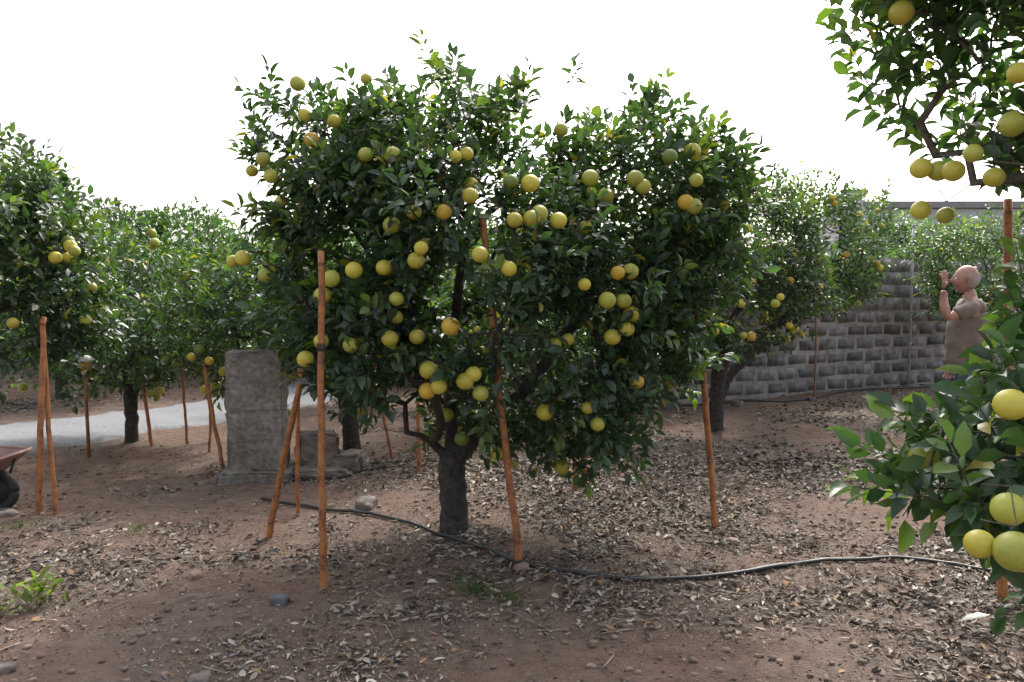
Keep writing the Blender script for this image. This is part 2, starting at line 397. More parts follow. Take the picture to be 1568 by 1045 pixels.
    yy=yng[:,None,None]*(.35+.65*rs.rand(m_,k,1))*sst(tt,.1,.8)[...,None]; col=col*(1-yy)+yg*yy
    yl=(rs.rand(m_,k,1)<.012); col=np.where(yl,np.array([.30,.24,.04]),col)
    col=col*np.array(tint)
    V,t3,q4,cc=leaves(pp.reshape(-1,3),ld.reshape(-1,3),up.reshape(-1,3),ln.ravel(),wd.ravel(),col.reshape(-1,3),hi,rs.uniform(.4,1.8,m_*k))
    mesh_np('foliage',V+inv,[t3,q4] if len(q4) else [t3],M_leaf,cc,parent=root)
    if len(FP):
        T,Fc=ICO3 if hi else ICO2; kf=len(T); nf=len(FP)
        s=fr*rs.uniform(.78,1.12,nf); V=FP[:,None,:]+T[None]*s[:,None,None]*np.array([1,1,.96])
        g=rs.rand(nf,1); cg=np.array([.42,.42,.065]); cy=np.array([.57,.49,.065]); corr=np.array([.64,.41,.045])
        c=np.where(g<green,cg,np.where(g<green+.5,cy,corr))*rs.uniform(.75,1.1,(nf,1)); c=np.where(rs.rand(nf,1)<.07,np.array([.16,.22,.04]),c)
        c=np.repeat(c,kf,0)*(1-.10*np.tile(T[:,2:3],(nf,1)))
        Fv=(Fc[None]+(np.arange(nf)*kf)[:,None,None]).reshape(-1,3)
        mesh_np('fruit',V.reshape(-1,3)+inv,[Fv],M_fruit,c,parent=root)
    print(name,'twigs',len(lt),'leaves',m_*k,'nodes',n)
    return root

# ---- main tree
def BL(u,v,d,rx,rz,ry=None,w=1.): return (sv(u,v,d),(rx,ry or rx,rz),w)
mb=[BL(665,270,5.25,.78,.63,.8),BL(560,400,5.1,.70,.58,.75),BL(745,410,5.0,.80,.72,.9),BL(960,310,5.3,.72,.52,.75),BL(905,455,5.1,.68,.50,.7),
    BL(890,600,4.95,.46,.42,.45),BL(585,545,4.8,.56,.30,.55,1.2),BL(465,240,5.0,.34,.36,.4,.32),BL(1090,290,5.35,.28,.30,.4,.55),BL(1070,410,5.3,.27,.30,.4,.7),
    BL(700,560,4.7,.40,.30,.4,1.1),BL(868,190,5.1,.10,.33,.12,1.6),BL(570,170,5.2,.32,.27,.3,.6),BL(710,150,5.2,.30,.25,.3,.8),BL(790,500,5.6,.75,.45,.6,.8),BL(420,420,5.1,.28,.26,.3,.35),
    BL(820,310,5.3,.45,.44,.5,1.),BL(970,510,5.3,.46,.44,.5,.9),BL(490,500,5.0,.36,.32,.4,.7),BL(760,640,5.3,.5,.22,.4,.6),BL(860,640,4.9,.22,.28,.25,.8)]
mf=[(561,121),(467,176),(512,186),(403,244),(386,262),(415,270),(431,308),(560,237),(601,238),(477,214),(697,240),(714,236),(783,278),(812,281),(904,273),(859,199),(456,128),(645,380),(542,414),(507,427),(494,453),(405,422),(372,395),(356,400),(607,458),(607,486),(637,399),(597,519),(638,516),(537,529),(492,523),(468,550),(788,337),(814,335),(826,327),(779,412),(656,567),(672,592),(712,584),(725,573),(654,599),(850,527),(946,418),(965,416),(955,461),(895,436),(973,274),(985,286),(1060,232),(1026,240),(1050,310),(1066,276),(928,300),(735,390),(762,695),(860,715),(900,625),(915,650),(975,585),(707,672),(1062,316),(588,410),(600,345),(680,325),(720,300),(855,338),(930,460),(870,520),(690,500)]
mblob=[(np.array(b[0]),np.array(b[1])) for b in mb]
mfp=[surf(u,v,mblob,4.95) for u,v in mf]
tb=sv(695,815,5.16); gz=Hs(tb[0],tb[1])
grow_tree('orange_tree',[(tb[0],tb[1],gz-.08),(tb[0]+.0,5.16,gz+.15),(tb[0]-.01,5.16,.36),(tb[0]-.01,5.17,.50)],.088,mb,.096,13,.083,mfp,36,1,True,young=.15,fr=.046,shoots=26,gap=-.21,green=.35,dead=.07,
    fix=[(None,(-.52,5.08,.62),(-.74,4.98,.70),(-1.0,4.9,.80),(-1.2,4.85,1.0)),(None,(-.42,5.2,.75),(-.40,5.2,1.2),(-.3,5.2,1.9)),(None,(-.24,5.15,.62),(.05,5.2,.9),(.5,5.25,1.5)),(None,(-.46,5.3,.8),(-.72,5.3,1.3),(-.85,5.3,2.0))])
# ---- other orchard trees
def T(x,y,zf,dx=0,dy=0):
    g=Hs(x,y); return [(x,y,g-.06),(x+dx*.3,y+dy*.3,g+zf*.5),(x+dx,y+dy,g+zf)]
f5=[(1090,440),(1100,457),(1060,455),(1082,497),(1133,375),(1123,357),(1145,350),(1150,432),(1135,465),(1210,430),(1042,415),(1028,470),(1195,455),(1105,365),(1090,367),(1150,515),(1187,465),(1130,330),(1160,300)]
b5=[((2.35,9.0,2.15),(1.0,.9,.85)),((2.6,8.9,1.45),(.85,.8,.5)),((2.0,8.9,1.5),(.75,.8,.6)),((2.9,8.8,1.9),(.5,.6,.6))]
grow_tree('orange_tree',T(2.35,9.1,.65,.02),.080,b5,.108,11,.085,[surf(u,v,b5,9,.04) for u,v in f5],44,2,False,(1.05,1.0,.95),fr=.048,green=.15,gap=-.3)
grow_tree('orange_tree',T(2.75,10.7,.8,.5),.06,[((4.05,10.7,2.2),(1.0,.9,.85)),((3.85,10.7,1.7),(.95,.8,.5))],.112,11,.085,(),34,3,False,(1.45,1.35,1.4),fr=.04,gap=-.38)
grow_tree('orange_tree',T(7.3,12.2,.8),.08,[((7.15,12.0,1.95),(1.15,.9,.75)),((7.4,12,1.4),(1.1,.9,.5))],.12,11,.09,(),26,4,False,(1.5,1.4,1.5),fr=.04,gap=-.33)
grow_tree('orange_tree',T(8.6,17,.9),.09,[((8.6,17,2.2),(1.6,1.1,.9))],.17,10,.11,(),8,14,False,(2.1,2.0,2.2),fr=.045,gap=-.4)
fl=[(85,395),(103,395),(105,370),(20,495),(140,440),(130,490)]
b1=[((-4.45,6.4,2.1),(1.15,1.0,.68)),((-4.15,6.3,1.40),(.95,.85,.6)),((-3.7,6.3,1.6),(.5,.5,.5))]
grow_tree('orange_tree',T(-4.95,6.5,.8,.1),.085,b1,.103,12,.085,[surf(u,v,b1,6,.03) for u,v in fl],14,5,True,(.9,.92,.9),green=.6,gap=-.28,young=.2,shoots=8)
grow_tree('orange_tree',T(-4.0,8.3,.5),.065,[((-4.0,8.3,1.5),(1.1,1.0,.68)),((-4.2,8.3,1.0),(.9,.8,.45)),((-3.3,8.4,1.35),(.6,.6,.6))],.112,11,.085,(),26,6,False,(1.05,1.1,.95),green=.6,gap=-.28,young=.25)
f3=[(305,535),(293,547),(330,590),(313,597),(358,608),(327,600),(320,553),(440,632)]
b3=[((-2.0,7.7,1.55),(1.1,.9,.55)),((-2.2,7.5,1.15),(.95,.7,.35)),((-1.3,7.9,1.3),(.8,.8,.5)),((-2.85,7.3,1.15),(.35,.4,.45)),((-1.9,7.0,1.25),(.6,.45,.28),1.3)]
grow_tree('orange_tree',T(-1.58,7.8,.45,-.05),.08,b3,.112,11,.085,[surf(u,v,b3,7.5,.03) for u,v in f3],20,7,False,(1.05,1.05,.95),green=.3,gap=-.3)
grow_tree('orange_tree',T(.1,9.6,.6),.08,[((.1,9.6,1.7),(1.4,1.0,.85)),((.3,9.6,1.1),(1.2,.9,.45))],.13,10,.09,(),22,8,False,(1.1,1.1,1),gap=-.33)
grow_tree('orange_tree',T(-1.9,11.2,.6),.08,[((-1.9,11.2,1.6),(1.4,1.0,.8)),((-1.6,11.2,1.0),(1.2,.8,.4))],.14,10,.095,(),14,9,False,(1.1,1.1,1.1),gap=-.35)
grow_tree('orange_tree',T(-6.6,11.6,.6),.08,[((-6.6,11.6,1.7),(1.5,1.1,.85)),((-6.2,11.4,1.1),(1.2,1.,.5))],.14,10,.095,(),12,10,False,(1.0,1.05,1.0),gap=-.35)
# ---- near tree on the right
bf=[((2.25,3.0,2.62),(.84,.75,.66)),((1.95,3.05,3.05),(.82,.7,.34)),((2.12,2.8,2.05),(.42,.5,.30)),((1.42,2.2,1.13),(.36,.28,.13)),((1.70,2.15,.93),(.24,.25,.28)),((1.98,2.6,1.55),(.24,.3,.42)),((1.20,2.25,1.07),(.16,.15,.07),.9),((1.66,2.4,1.27),(.24,.22,.16),.8),((1.48,2.15,.96),(.18,.2,.10),.6)]
ff=[(1490,235,2.75),(1410,258,3.0),(1410,322,3.1),(1522,272,2.8),(1448,330,3.3),(1560,112,2.6),(1548,620,1.95),(1416,700,2.2),(1500,833,1.75),(1555,845,1.7),(1545,780,1.85),(1460,262,2.9),(1550,190,2.8),(1437,262,3.0),(1380,20,3.0)]
grow_tree('orange_tree',[(2.75,3.1,-.06),(2.72,3.1,.5),(2.7,3.08,.8)],.085,bf,.094,12,.086,[sv(*f) for f in ff],6,11,True,(1.1,1.2,1.05),green=.7,gap=-.36,young=.25,fr=.041,bark=M_bark2)

# ---- distant mass of trees
def far_mass(name,bl,n,size,tint,seed):
    rs=np.random.RandomState(seed); w_=np.array([np.prod(b[1])**.667 for b in bl]); bi=rs.choice(len(bl),n,p=w_/w_.sum())
    C=np.array([b[0] for b in bl],float)[bi]; RR=np.array([b[1] for b in bl],float)[bi]
    dr=nrm(rs.randn(n,3)); lump=1+.25*vn3(dr*2.5+C,seed)+.12*vn3(dr*7+C,seed+1)
    P=C+RR*dr*(lump*rs.uniform(.6,1,n)**.5)[:,None]; k_=P[:,2]>.05; P=P[k_]; dr=dr[k_]; m_=len(P)
    lob=np.clip(1+.5*vn3(P*2.2,seed+5),.5,1.5)
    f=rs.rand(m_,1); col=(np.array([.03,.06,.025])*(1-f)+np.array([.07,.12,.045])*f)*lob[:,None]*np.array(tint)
    V,t3,q4,cc=leaves(P,dr+rs.randn(m_,3)*.8,rs.randn(m_,3)*.6+np.array([0,0,1]),size*rs.uniform(.6,1.4,m_),size*rs.uniform(.3,.55,m_),col,False)
    return mesh_np(name,V,[t3],M_leaf,cc)
rs=np.random.RandomState(5); bl=[]
for x in np.arange(-17,1.5,.9):
    bl.append(((x,14.6+rs.uniform(-.6,.8),1.65+rs.uniform(-.25,.25)),(rs.uniform(.9,1.3),1.1,rs.uniform(1.0,1.4))))
    bl.append(((x+.4,13.6+rs.uniform(-.2,.3),.75),(.8,.5,.6)))
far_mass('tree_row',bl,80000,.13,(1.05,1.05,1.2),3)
bl=[]
for x in np.arange(-30,34,1.6): bl.append(((x,24+rs.uniform(-1,1.5),1.3+rs.uniform(-.2,.3)),(1.6,1.4,rs.uniform(1.1,1.5))))
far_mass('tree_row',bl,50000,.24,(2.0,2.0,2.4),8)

# ---------------------------------------------------------------- leaf litter & twigs
rs=np.random.RandomState(21)
def litter(n,x0,x1,y0,y1,smin,smax,hi,pe=1.35,pw=2.2,base=0.,dark=1.):
    x=rs.uniform(x0,x1,n); y=y0+(y1-y0)*rs.rand(n)**pe
    k=rs.rand(n)<dens(x,y)**pw+base; x=x[k];y=y[k]
    vis=np.abs(x)<y*.74+.9; x=x[vis];y=y[vis]
    dd=np.min(np.hypot(x[:,None]-P_road[None,:,0],y[:,None]-P_road[None,:,1]),1); kk=dd>.85; x=x[kk];y=y[kk];m_=len(x)
    a_=rs.rand(m_)*6.28; ti=rs.randn(m_)*.30
    Dr=np.stack([np.cos(a_),np.sin(a_),np.abs(ti)*.6],1); Nn=np.stack([rs.randn(m_)*.6,rs.randn(m_)*.6,np.ones(m_)],1)
    ln=smin+(smax-smin)*rs.rand(m_)**1.5; wd=ln*rs.uniform(.12,.5,m_)
    pal=np.array([(.35,.30,.25),(.26,.215,.17),(.17,.12,.088),(.095,.068,.052),(.48,.43,.375),(.28,.17,.09),(.235,.21,.185)])
    c=pal[rs.choice(7,m_,p=[.20,.23,.19,.13,.07,.06,.12])]*rs.uniform(.65,1.2,(m_,1))*dark
    c*=np.clip(1+.35*vn(x*1.5,y*1.5,12),.6,1.4)[:,None]
    Ps=np.stack([x,y,H(x,y)+rs.uniform(.001,.012,m_)],1)
    return leaves(Ps,Dr,Nn,ln,wd,c,hi,rs.uniform(-.9,2.4,m_))
def put(name,r): mesh_np(name,r[0],[r[1],r[2]] if len(r[2]) else [r[1]],M_lit,r[3])
put('leaf_litter',litter(105000,-5,5.5,2.2,7.2,.018,.068,True,1.1,2.6))
put('leaf_litter',litter(210000,-5,5.5,2.1,6.8,.006,.026,False,1.1,1.3,.08,.92))
put('leaf_litter',litter(85000,-9,9,6.6,15,.03,.085,False,1.25,2.4))
ch=[]
for _ in range(1500):
    y=2.3+8*rs.rand()**1.3; x=rs.uniform(-.75,.75)*y
    if rs.rand()>float(dens(x,y))+.2: continue
    L_=rs.uniform(.04,.15)*(2 if rs.rand()<.25 else 1); a_=rs.rand()*6.28; b_=a_+rs.uniform(-.6,.6)
    p0=np.array([x,y]); p1=p0+np.array([math.cos(a_),math.sin(a_)])*L_*.5; p2=p1+np.array([math.cos(b_),math.sin(b_)])*L_*.5
    r0=rs.uniform(.0015,.0042)
    ch.append(([(*p_,Hs(*p_)+.008+z_) for p_,z_ in zip((p0,p1,p2),(0,rs.uniform(0,.02),0))],[r0,r0*.8,r0*.5]))
M_twig=simple('dry_twig',(.14,.105,.08),(.38,.32,.26),15,.9,.2,.003)
tube_ob('fallen_twigs',ch,M_twig,k=4)
T_,Fc=ico(1); n_=6000; y=2.1+6*rs.rand(n_)**1.1; x=rs.uniform(-.72,.72,n_)*y; s=.003+.015*rs.rand(n_)**3
V=(T_[None]*(1+.3*rs.uniform(-1,1,(n_,len(T_),1)))*s[:,None,None]*np.array([1.2,1,.7]))+np.stack([x,y,H(x,y)+s*.4],1)[:,None,:]
cc=np.repeat(np.array([[.19,.14,.11]])*rs.uniform(.5,1.6,(n_,1)),len(T_),0)
mesh_np('pebbles',V.reshape(-1,3),[(Fc[None]+(np.arange(n_)*len(T_))[:,None,None]).reshape(-1,3)],M_lit,cc,False)

def rock(x,y,s,seed,mat=M_rock,sz=.6,sink=.25):
    T_,Fc=ICO3; V=T_*(1+.28*vn3(T_*1.6,seed)+.1*vn3(T_*4,seed+1))[:,None]; V=np.clip(V,-.85,.85)
    V=V*np.array([s,s*.75,s*sz]); a_=seed*1.3; c,s_=math.cos(a_),math.sin(a_); V=V@np.array([[c,s_,0],[-s_,c,0],[0,0,1]])
    mesh_np('rock',V+np.array([x,y,Hs(x,y)+s*sz*(1-2*sink)*.6]),[Fc],mat,smooth=False)
M_rock2=simple('dark_rock',(.05,.05,.055),(.14,.14,.15),14,.9,.7,.02)
M_rock3=simple('red_rock',(.16,.10,.08),(.30,.21,.17),14,.9,.7,.02)
for a_ in [(-1.06,5.72,.11,1,M_rock),(-1.17,3.92,.06,2,M_rock2),(.06,4.42,.055,3,M_rock3),(-1.75,4.3,.05,4,M_rock3),(2.1,10.9,.13,5,M_rock2),(2.3,11.05,.1,6,M_rock2),(1.9,10.95,.09,7,M_rock),
           (-3.6,5.5,.13,8,M_rock,.25),(1.4,4.95,.05,9,M_rock3),(-2.1,3.2,.05,10),(-1.25,3.1,.05,12,M_rock),(2.6,6.9,.06,13,M_rock3),(3.1,10.9,.1,14),(4.4,11.6,.08,15,M_rock2),(.9,6.4,.05,16)]: rock(*a_)

# weeds
M_weed=attrmat('weed_leaf',.6,.35)
def weed(x,y,n,ln,spread,col,seed,grass=False):
    r_=np.random.RandomState(seed); a_=r_.rand(n)*6.28; el=r_.uniform(.3,1.3,n)
    Dr=np.stack([np.cos(a_)*np.cos(el),np.sin(a_)*np.cos(el),np.sin(el)],1)
    px=x+r_.randn(n)*spread; py=y+r_.randn(n)*spread*.7; pz=H(px,py)+(0 if grass else r_.rand(n)*ln*1.6)
    l=ln*r_.uniform(.5,1.2,n); c=np.array(col)*r_.uniform(.7,1.3,(n,1))
    v=leaves(np.stack([px,py,pz],1),Dr,np.stack([r_.randn(n)*.4,r_.randn(n)*.4,np.ones(n)],1),l,l*(.07 if grass else .45),c,True)
    e=empty('weed',(0,0,0)); mesh_np('leaves',v[0],[v[1],v[2]],M_weed,v[3],parent=e)
    ch=[([(x+(px[j]-x)*.3,y+(py[j]-y)*.3,Hs(x,y)-.01),(px[j],py[j],pz[j]+.004)],[.002,.0015]) for j in range(min(n,22))]
    tube_ob('stems',ch,M_twig,e,4)
weed(-2.42,3.95,46,.075,.07,(.13,.17,.045),1); weed(-2.52,3.8,26,.06,.05,(.14,.18,.05),2)
weed(-.18,4.05,70,.065,.07,(.07,.11,.04),3,True); weed(-.02,3.98,45,.06,.06,(.08,.12,.05),4,True); weed(-.25,4.2,40,.055,.07,(.07,.11,.04),5,True)
weed(-3.3,5.25,60,.05,.1,(.08,.12,.05),6,True); weed(-2.45,5.1,40,.05,.08,(.08,.12,.05),8,True)

# ---------------------------------------------------------------- stakes
def stake(pts,r=.021,collar=None,name='support_stake'):
    x,y=pts[0][:2]; g=Hs(x,y); P_=[(x,y,g-.05)]+[tuple(p_) for p_ in pts[1:]]
    P_=smoothline(P_,8); P_=P_+np.random.RandomState(int(abs(x)*100)+3).randn(len(P_),3)*.0028
    e=empty(name,(0,0,0)); n_=len(P_)
    tube_ob('pole',[(P_,r*(1.05-.2*np.linspace(0,1,n_)))],M_stake,e,12)
    if collar:
        k_=int(np.argmin(np.abs(P_[:,2]-collar))); c=P_[k_]; tube_ob('collar',[([c-np.array([0,0,.02]),c+np.array([0,0,.02])],[r*1.15,r*1.15])],M_bark,e,12)
    k_=n_-2; c=P_[k_]; tube_ob('tie_wire',[([c+np.array([math.cos(a_)*r*1.05,math.sin(a_)*r*1.05,.004*a_/3]) for a_ in np.linspace(0,12.5,26)],[.0016]*26)],M_hose,e,4)
stake([(-1.0,4.14),(-1.0,4.14,.7),(-.995,4.18,1.80)],.0205,1.25)
stake([(.05,4.53),(-.07,4.54,1.0),(-.14,4.5,1.75),(-.165,4.52,2.0)],.0205)
stake([(1.37,5.26),(1.28,5.29,1.0),(1.21,5.28,1.6),(1.16,5.25,2.1)],.021,1.2)
stake([(-1.59,5.08),(-1.44,5.03,.6),(-1.3,5.0,1.15)],.022)
stake([(-1.53,5.6),(-1.52,5.6,.6),(-1.5,5.6,1.1)],.014)
stake([(-3.38,5.6),(-3.37,5.64,.6),(-3.38,5.75,1.4)],.022)
stake([(-3.27,5.62),(-3.33,5.68,.6),(-3.42,5.8,1.3)],.017)
stake([(-2.52,6.9),(-2.62,6.92,.5),(-2.70,6.95,.95)],.018)
stake([(-3.37,8.2),(-3.4,8.2,.5),(-3.42,8.2,.95)],.014)
stake([(-3.7,8.1),(-3.77,8.12,.5),(-3.85,8.15,1.1)],.018)
stake([(-3.0,7.8),(-2.98,7.8,.4),(-3.05,7.8,.9)],.014)
stake([(.49,6.15),(.49,6.15,.5),(.48,6.15,1.0)],.019)
stake([(.62,6.6),(.60,6.6,.5),(.60,6.6,.95)],.018)
stake([(-.80,6.75),(-.80,6.75,.5),(-.82,6.75,1.0)],.017)
stake([(-1.1,7.3),(-1.2,7.3,.5),(-1.28,7.3,1.0)],.015)
stake([(2.52,4.0),(2.50,4.0,1.0),(2.47,4.0,2.05)],.022)
stake([(4.55,11.9),(4.55,11.9,.7),(4.54,11.9,1.35)],.014)
# fly trap cup on a stake
x,y=-4.08,7.6; g=Hs(x,y)
e=empty('fly_trap',(0,0,0)); tube_ob('stake',[([(x,y,g-.05),(x-.01,y,.5),(x,y,.80)],[.016,.016,.015])],M_stake,e,10)
M_trap=simple('yellow_plastic',(.55,.38,.10),(.62,.45,.16),20,.4,.05,.001); M_cap=simple('white_plastic',(.6,.58,.52),(.7,.68,.62),20,.4,.05,.001)
tube_ob('cup',[([(x,y,.78),(x,y,.80),(x,y,.90),(x,y,.905)],[.035,.045,.062,.062])],M_trap,e,20)
tube_ob('lid',[([(x,y,.907),(x,y,.915),(x,y,.95),(x,y,.965)],[.068,.068,.05,.012])],M_cap,e,20)

# ---------------------------------------------------------------- hoses
def hose(pts,r=.011,name='irrigation_hose'):
    P_=smoothline([(a_,b_,0) for a_,b_ in pts],16); P_[:,0]+=.012*vn(P_[:,0]*4,P_[:,1]*4,9)
    z=H(P_[:,0],P_[:,1]); z=np.maximum(z,np.convolve(np.pad(z,4,'edge'),np.ones(9)/9,'valid')); P_[:,2]=z+r+.004
    tube_ob(name,[(P_,np.full(len(P_),r))],M_hose,None,10)
hose([(-1.9,5.95),(-1.45,5.73),(-1.15,5.60),(-.88,5.45),(-.60,5.22),(-.40,4.98),(-.15,4.72),(.06,4.5),(.32,4.4),(.63,4.28),(.9,4.30),(1.15,4.36),(1.45,4.45),(1.78,4.57),(2.1,4.6),(2.36,4.58),(2.79,4.30),(3.3,4.05),(4.2,3.9)],.0115)
hose([(.2,4.50),(.40,4.36),(.65,4.31),(.95,4.33),(1.2,4.38),(1.5,4.49),(1.8,4.60),(2.05,4.64)],.008)
hose([(1.0,10.5),(2.2,10.95),(3.0,11.2),(3.6,11.25),(4.3,11.6),(4.9,12.1),(5.6,12.45),(7,13.1),(9,13.9)],.014)

# ---------------------------------------------------------------- block wall
A=np.array([.2,10.27]); dirw=nrm(np.array([5.12,2.4])); Lw=15.2; ang=math.atan2(dirw[1],dirw[0])
e=empty('concrete_block_wall',(0,0,0)); nw=np.array([dirw[1],-dirw[0]])
def wp(s,off=0): return A+dirw*s+nw*off
c0=wp(Lw/2); join_boxes('mortar_core',[(c0[0],c0[1],1.02,Lw,.150,2.16,ang)],M_mortar,e,bevel=.006)
Vb=[];Qb=[];Cb=[];off=0; r_=np.random.RandomState(4)
cubeV=np.array([(-1,-1,-1),(1,-1,-1),(1,1,-1),(-1,1,-1),(-1,-1,1),(1,-1,1),(1,1,1),(-1,1,1)])*.5
cubeQ=np.array([(0,3,2,1),(4,5,6,7),(0,1,5,4),(1,2,6,5),(2,3,7,6),(3,0,4,7)])
ca,sa=math.cos(ang),math.sin(ang)
for row in range(10):
    z0=.0+row*.208; st=(row%2)*.21; upper=row>=6
    s=-.1+st
    while s<Lw-.3:
        l=.365+r_.uniform(-.04,.015) if not upper else .395; h=.155+r_.uniform(-.025,.018) if not upper else .196
        pr=.1535+r_.uniform(-.001,.002) if not upper else .1520
        sc_=max(s,0.02); l_=l-(sc_-s)
        if l_>.05:
            c=wp(sc_+l_/2+r_.uniform(-.008,.008)); V=cubeV*np.array([l_,pr,h]); V=V+r_.uniform(-.018,.018,V.shape)*(0 if upper else 1)*np.array([1,0,.8])
            V=np.stack([V[:,0]*ca-V[:,1]*sa,V[:,0]*sa+V[:,1]*ca,V[:,2]],1)+np.array([c[0],c[1],z0+.104])
            Vb.append(V);Qb.append(cubeQ+off);off+=8
            g_=r_.uniform(.10,.19) if not upper else r_.uniform(.21,.25)
            if not upper and r_.rand()<.22: g_*=1.5
            Cb.append(np.repeat(np.array([[g_*1.02,g_*.96,g_*.95]]),8,0))
        s+=.408
mesh_np('blocks',np.concatenate(Vb),[np.concatenate(Qb)],M_block,np.concatenate(Cb),False,e)
x,y=wp((6.55-A[0])/dirw[0]) 
e=empty('metal_post',(0,0,0)); tube_ob('pipe',[([(x,y-.16,-.05),(x,y-.16,2.62)],[.020,.020])],M_metal,e,12)
tube_ob('clamps',[([(x,y-.16,z_-.02),(x,y-.16,z_+.02)],[.03,.03]) for z_ in (.7,1.7)],M_metal,e,12); tube_ob('cap',[([(x,y-.16,2.60),(x,y-.16,2.65)],[.03,.028])],M_metal,e,12)

# ---------------------------------------------------------------- house beyond the wall
e=empty('plaster_house',(0,0,0))
join_boxes('walls',[(14.4,29,2.1,5.6,5,4.3),(11.55,28.0,2.35,.8,1.6,4.9)],M_plaster,e,.02)
join_boxes('parapet',[(14.4,26.44,4.36,5.7,.12,.22),(11.55,27.14,4.87,.9,.12,.14)],M_plaster2,e,.01)
join_boxes('roof_slab',[(14.4,29,4.28,5.66,5.06,.08)],M_plaster2,e,.01)
join_boxes('windows',[(12.9,26.49,3.2,.9,.06,1.0),(15.0,26.49,3.2,.9,.06,1.0)],M_glass,e,.005)
join_boxes('sills',[(12.9,26.44,2.66,1.05,.14,.06),(15.0,26.44,2.66,1.05,.14,.06)],M_plaster2,e,.005)
join_boxes('door',[(16.4,26.49,1.05,.9,.05,2.1)],M_glass,e,.005)

# ---------------------------------------------------------------- concrete pillar & rubble
x,y=-2.17,6.75; g=Hs(x,y)
e=empty('concrete_pillar',(0,0,0))
join_boxes('blocks',[(x+.002,y,g+.20,.462,.35,.246,.12),(x-.003,y+.003,g+.452,.456,.345,.246,.125),(x+.002,y,g+.704,.46,.345,.246,.115),(x-.003,y+.003,g+.956,.450,.34,.246,.125)],M_conc,e,.010,.003,7,1,.010)
join_boxes('mortar_joints',[(x,y,g+z_,.445,.33,.02,.12) for z_ in (.326,.578,.83)],M_conc,e,0)
join_boxes('footing',[(x+.02,y-.02,g+.02,.60,.50,.13,.1)],M_conc,e,.02,.004,7,2,.02)
join_boxes('concrete_rubble',[(-1.72,6.95,Hs(-1.72,6.95)+.15,.34,.26,.38,.3,.06),(-1.42,6.9,Hs(-1.42,6.9)+.06,.3,.24,.20,-.2,-.1),(-1.62,6.72,Hs(-1.6,6.7)+.02,.5,.3,.08,.2)],M_rock,None,.03,.005,7,3,.025)

# ---------------------------------------------------------------- wheelbarrow
x,y=-3.98,5.62; g=Hs(-3.7,5.5)-.02
e=empty('wheelbarrow',(0,0,0))
M_tray=simple('faded_red_paint',(.30,.17,.14),(.42,.27,.22),9,.6,.2,.004); M_rub=simple('rubber',(.012,.012,.012),(.03,.03,.03),30,.8,.3,.004)
bm=bmesh.new()
top=[(-.42,-.28,.46),(.40,-.25,.41),(.40,.25,.41),(-.42,.28,.46)]; bot=[(-.22,-.17,.22),(.20,-.14,.22),(.20,.14,.22),(-.22,.17,.22)]
vt=[bm.verts.new((x+a_,y+b_,g+c_)) for a_,b_,c_ in top]; vb=[bm.verts.new((x+a_,y+b_,g+c_)) for a_,b_,c_ in bot]
bm.faces.new(vb[::-1]); [bm.faces.new((vb[i],vb[(i+1)%4],vt[(i+1)%4],vt[i])) for i in range(4)]
bmesh.ops.subdivide_edges(bm,edges=bm.edges[:],cuts=3,use_grid_fill=True)
me=bpy.data.meshes.new('tray'); bm.to_mesh(me); bm.free(); me.materials.append(M_tray); tr_=link(bpy.data.objects.new('tray',me),e)
so_=tr_.modifiers.new('s','SOLIDIFY'); so_.thickness=.006; so_.offset=0
rim=[(x+a_,y+b_,g+c_) for a_,b_,c_ in top]; tube_ob('rim',[([rim[i],rim[(i+1)%4]],[.011,.011]) for i in range(4)],M_tray,e,8)
wx,wz=x+.30,g+.155
th=np.linspace(0,2*math.pi,29); tube_ob('tyre',[([(wx+.12*math.cos(t_),y,wz+.12*math.sin(t_)) for t_ in th],[.034]*29)],M_rub,e,12)
tube_ob('rim_wheel',[([(wx,y-.02,wz),(wx,y+.02,wz)],[.09,.09]),([(wx,y-.09,wz),(wx,y+.09,wz)],[.012,.012])],M_rub,e,20)
for s_ in (-1,1):
    tube_ob('frame',[(smoothline([(wx,y+s_*.09,wz),(x,y+s_*.17,g+.21),(x-.45,y+s_*.22,g+.38),(x-1.0,y+s_*.26,g+.52)],6),[.015]*19),(smoothline([(x-.2,y+s_*.18,g+.26),(x-.32,y+s_*.2,g-.01),(x-.42,y+s_*.2,g+.0),(x-.5,y+s_*.22,g+.38)],6),[.013]*19)],M_hose,e,8)
    tube_ob('brace',[([(wx,y+s_*.09,wz),(x+.36,y+s_*.12,g+.38)],[.010,.010])],M_hose,e,8)

# ---------------------------------------------------------------- man
def skin(name,pts,mat,parent,lv=2):
    """pts: list (x,y,z,rx,ry,parentindex)"""
    me=bpy.data.meshes.new(name); me.from_pydata([p_[:3] for p_ in pts],[(i_,p_[5]) for i_,p_ in enumerate(pts) if p_[5]>=0],[])
    ob=bpy.data.objects.new(name,me); link(ob,parent); me.materials.append(mat)
    sk=ob.modifiers.new('skin','SKIN'); sk.use_smooth_shade=True
    if not me.skin_vertices:
        bpy.context.view_layer.objects.active=ob; ob.select_set(True); bpy.ops.mesh.customdata_skin_add()
    for i_,p_ in enumerate(pts):
        me.skin_vertices[0].data[i_].radius=(p_[3],p_[4]); me.skin_vertices[0].data[i_].use_root=(i_==0)
    sb=ob.modifiers.new('sub','SUBSURF'); sb.levels=lv; sb.render_levels=lv
    return ob
def folds(ob,strength,size):
    t=bpy.data.textures.new('folds','CLOUDS'); t.noise_scale=size; t.noise_depth=2
    d=ob.modifiers.new('folds','DISPLACE'); d.texture=t; d.strength=strength; d.mid_level=.5; d.texture_coords='LOCAL'
M_skin=simple('skin',(.36,.18,.135),(.47,.25,.19),30,.5,.1,.001,big=9)
